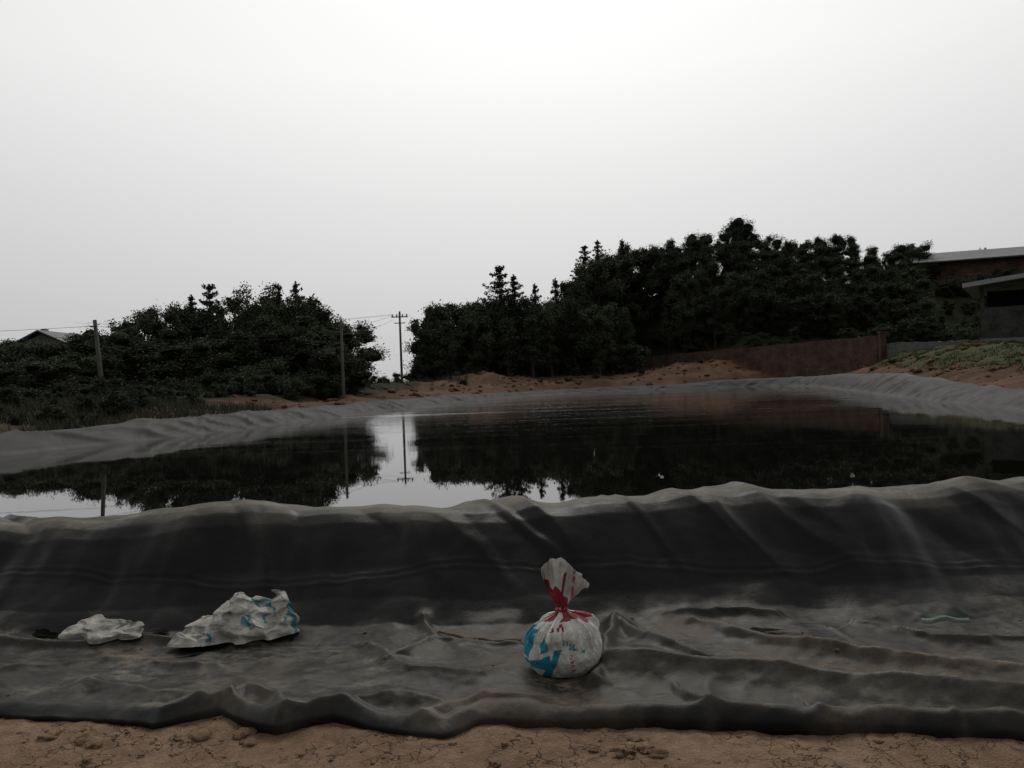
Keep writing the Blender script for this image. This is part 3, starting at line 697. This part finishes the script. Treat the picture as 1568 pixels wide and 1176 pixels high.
H_=empty("block_shed",(30.3,50.5,0),math.radians(-34))
g0=1.2
boxes("walls",[(0,12,0,.24,g0,5.1),(0,.24,.24,8,g0,5.1),(0,12,8,8.24,g0,5.1),(0,.24,-.0,.24,5.1,6.4),(3.6,3.85,0,.24,5.1,6.9),(7.4,7.65,0,.24,5.1,6.9),(0,.24,7.76,8.0,5.1,6.4)],MAT_BRICK2,H_)
boxes("plinth_band",[(-.03,12,-.03,-.003,g0,3.1)],MAT_WHITE,H_)
boxes("dark_inside",[(.3,11.9,2.5,2.7,g0,6.3)],MAT_DARK,H_)
boxes("top_beam",[(-.05,12,-.02,.22,6.42,6.58)],MAT_CON,H_)
rv=[(-.9,-.9,6.42),(6,-.9,7.1),(13,-.9,6.42),(-.9,9,6.42),(6,9,7.1),(13,9,6.42)]
rv2=[(x,y,z+.28) for x,y,z in rv]
add("roof",new_mesh("roof",rv+rv2,[(0,1,4,3),(1,2,5,4),(6,9,10,7),(7,10,11,8),(0,6,7,1),(1,7,8,2),(3,4,10,9),(4,5,11,10),(0,3,9,6),(2,8,11,5)],[MAT_ROOF],False),H_)

B=empty("long_brick_building",(45.2,92,0),math.radians(-26))
boxes("walls",[(0,34,0,10,6,13.2)],MAT_BRICK,B)
boxes("door",[(24,25.6,-.03,-.004,9.3,11.4)],MAT_DARK,B)
rv=[(-.8,-.9,13.2),(35,-.9,12.8),(35,5,14.3),(-.8,5,14.9),(35,11,12.8),(-.8,11,13.2)];rv2=[(x,y,z+.15) for x,y,z in rv]
add("roof",new_mesh("roof",rv+rv2,[(0,1,2,3),(3,2,4,5),(6,9,8,7),(9,11,10,8),(0,6,7,1),(5,4,10,11),(0,3,9,6),(3,5,11,9)],[MAT_ROOF2],False),B)
boxes("roof_dormer",[(15.4,18,1,3,13.4,14.6)],MAT_BRICK,B)

Fh=empty("farmhouse",(-43.2,68,-.4)); g0=.8
boxes("walls",[(0,5,0,6,g0,6.2)],MAT_WHITE,Fh)
boxes("windows",[(1,1.9,-.012,-.004,3.9,5.1),(3,3.9,-.012,-.004,3.9,5.1)],MAT_DARK,Fh)
add("gable",new_mesh("gable",[(0,0,6.2),(5,0,6.2),(2.5,0,7.3)],[(0,1,2)],[MAT_WHITE],False),Fh)
rv=[(-.7,-.5,5.95),(2.5,-.5,7.5),(5.7,-.5,5.95),(-.7,6.5,5.95),(2.5,6.5,7.5),(5.7,6.5,5.95)];rv2=[(x,y,z+.14) for x,y,z in rv]
add("roof",new_mesh("roof",rv+rv2,[(0,1,4,3),(1,2,5,4),(6,9,10,7),(7,10,11,8),(0,6,7,1),(1,7,8,2),(3,4,10,9),(4,5,11,10),(0,3,9,6),(2,8,11,5)],[MAT_ROOF2],False),Fh)
boxes("chimney",[(1.3,1.75,2,2.5,6.4,7.9)],MAT_WHITE,Fh)

def pole(x,y,ztop,w_,lean,arm):
    g1=gz(x,y)-.3; P_=empty("utility_pole",(x,y,g1)); Hh=ztop-g1
    v,f=tube([(0,0,0),(lean*.5,0,Hh*.5),(lean,0,Hh)],[w_,w_*.88,w_*.74],10)
    add("shaft",new_mesh("shaft",v+[np.array([lean,0,Hh+.02])],f+[(20+i,20+(i+1)%10,30) for i in range(10)],[MAT_CON]),P_)
    if arm:
        boxes("crossarms",[(lean-.75,lean+.75,-.14,-.06-.02,Hh-.55,Hh-.45),(lean-.5,lean+.5,-.14,-.08,Hh-1.1,Hh-1.02)],MAT_CON,P_)
        boxes("insulators",[(lean+a_-.05,lean+a_+.05,-.15,-.05,Hh-.45,Hh-.25) for a_ in (-.65,-.25,.25,.65)],MAT_WHITE,P_)
    else:
        boxes("bracket",[(lean-.16,lean+.16,-.2,-.13,Hh-.35,Hh-.28)],MAT_CON,P_)
    return Vector((x+lean,y,ztop))
t1=pole(-19.8,38,5.15,.12,-.3,False)
t2=pole(-9.25,43,5.1,.085,0,False)
t3=pole(-9.95,71,8.05,.12,0,True)
p=M("wire"); MW=p.set((.03,.03,.03),.6,.3)
cu=bpy.data.curves.new("power_lines",'CURVE'); cu.dimensions='3D'; cu.bevel_depth=.009; cu.bevel_resolution=1
def wire(a,b,sag):
    s_=cu.splines.new('POLY'); s_.points.add(16)
    for i in range(17):
        q=i/16; c=a.lerp(b,q); s_.points[i].co=(c.x,c.y,c.z-sag*4*q*(1-q),1)
for dz in (-.3,-.75):
    o_=Vector((0,-.14,dz)); wire(Vector((-40,22,4.6))+o_,t1+o_,.4); wire(t1+o_,t2+o_,.3); wire(t2+o_,t3+o_+Vector((-.6,0,0)),.2)
for q in (-.65,.65): wire(t3+Vector((q,-.1,-.25)),Vector((-48+q,88,9.6)),.7)
wire(t3+Vector((.65,-.1,-.25)),Vector((-6,110,7)),.5)
wire(Vector((64,95,14.9)),Vector((80,75,17)),.6)
add("power_lines",cu); cu.materials.append(MW)

# ------------------------------------------------------------------ sky, sun, camera
W=bpy.data.worlds.new("World"); scene.world=W; W.use_nodes=True; nt=W.node_tree; N_=nt.nodes; Lk=nt.links
for n_ in list(N_): N_.remove(n_)
out=N_.new("ShaderNodeOutputWorld")
sky=N_.new("ShaderNodeTexSky"); sky.sky_type='NISHITA'; sky.sun_disc=False
EL=math.radians(48); sky.sun_elevation=EL; sky.sun_rotation=math.radians(4); sky.dust_density=6; sky.air_density=1.5
hs=N_.new("ShaderNodeHueSaturation"); hs.inputs["Saturation"].default_value=.15; Lk.new(sky.outputs[0],hs.inputs["Color"])
b1=N_.new("ShaderNodeBackground"); b1.inputs[1].default_value=.08; Lk.new(hs.outputs[0],b1.inputs[0])
tc=N_.new("ShaderNodeTexCoord"); sx=N_.new("ShaderNodeSeparateXYZ"); Lk.new(tc.outputs["Generated"],sx.inputs[0])
rp=N_.new("ShaderNodeValToRGB"); e=rp.color_ramp.elements
stops=[(0,(.61,.605,.61)),(.10,(.655,.655,.66)),(.22,(.755,.757,.755)),(.36,(.90,.905,.895)),(.55,(.93,.93,.92)),(.8,(.62,.62,.62)),(1,(.50,.50,.50))]
while len(e)<len(stops): e.new(.5)
for i,(q,c_) in enumerate(stops): e[i].position=q; e[i].color=(*c_,1)
Lk.new(sx.outputs[2],rp.inputs[0])
dt=N_.new("ShaderNodeVectorMath"); dt.operation='DOT_PRODUCT'; Lk.new(tc.outputs["Generated"],dt.inputs[0]); dt.inputs[1].default_value=(math.sin(.05)*math.cos(.5),math.cos(.05)*math.cos(.5),math.sin(.5))
mr=N_.new("ShaderNodeMapRange"); mr.inputs[1].default_value=-.5; mr.inputs[2].default_value=1; mr.inputs[3].default_value=.26; mr.inputs[4].default_value=1.06; Lk.new(dt.outputs["Value"],mr.inputs[0])
b2=N_.new("ShaderNodeBackground"); Lk.new(rp.outputs[0],b2.inputs[0]); Lk.new(mr.outputs[0],b2.inputs[1])
mx=N_.new("ShaderNodeMixShader"); mx.inputs[0].default_value=.88; Lk.new(b1.outputs[0],mx.inputs[1]); Lk.new(b2.outputs[0],mx.inputs[2]); Lk.new(mx.outputs[0],out.inputs[0])
sl=bpy.data.lights.new("overcast_sun",'SUN'); sl.energy=.8; sl.angle=math.radians(25); sl.color=(1,.95,.88)
so=bpy.data.objects.new("overcast_sun",sl); scene.collection.objects.link(so)
dirv=Vector((math.sin(.07)*math.cos(EL),math.cos(.07)*math.cos(EL),math.sin(EL))); so.rotation_euler=dirv.to_track_quat('Z','Y').to_euler()

cam=bpy.data.cameras.new("camera"); co=bpy.data.objects.new("camera",cam); scene.collection.objects.link(co); scene.camera=co
cam.sensor_width=36; cam.lens=27.55; cam.clip_end=6000; cam.clip_start=.05
Rm=Matrix.Rotation(math.radians(90-.38),4,'X')@Matrix.Rotation(math.radians(-2.0),4,'Z')
co.matrix_world=Matrix.Translation((0,0,1.6))@Rm
scene.view_settings.view_transform='Standard'; scene.view_settings.look='None'; scene.view_settings.exposure=0
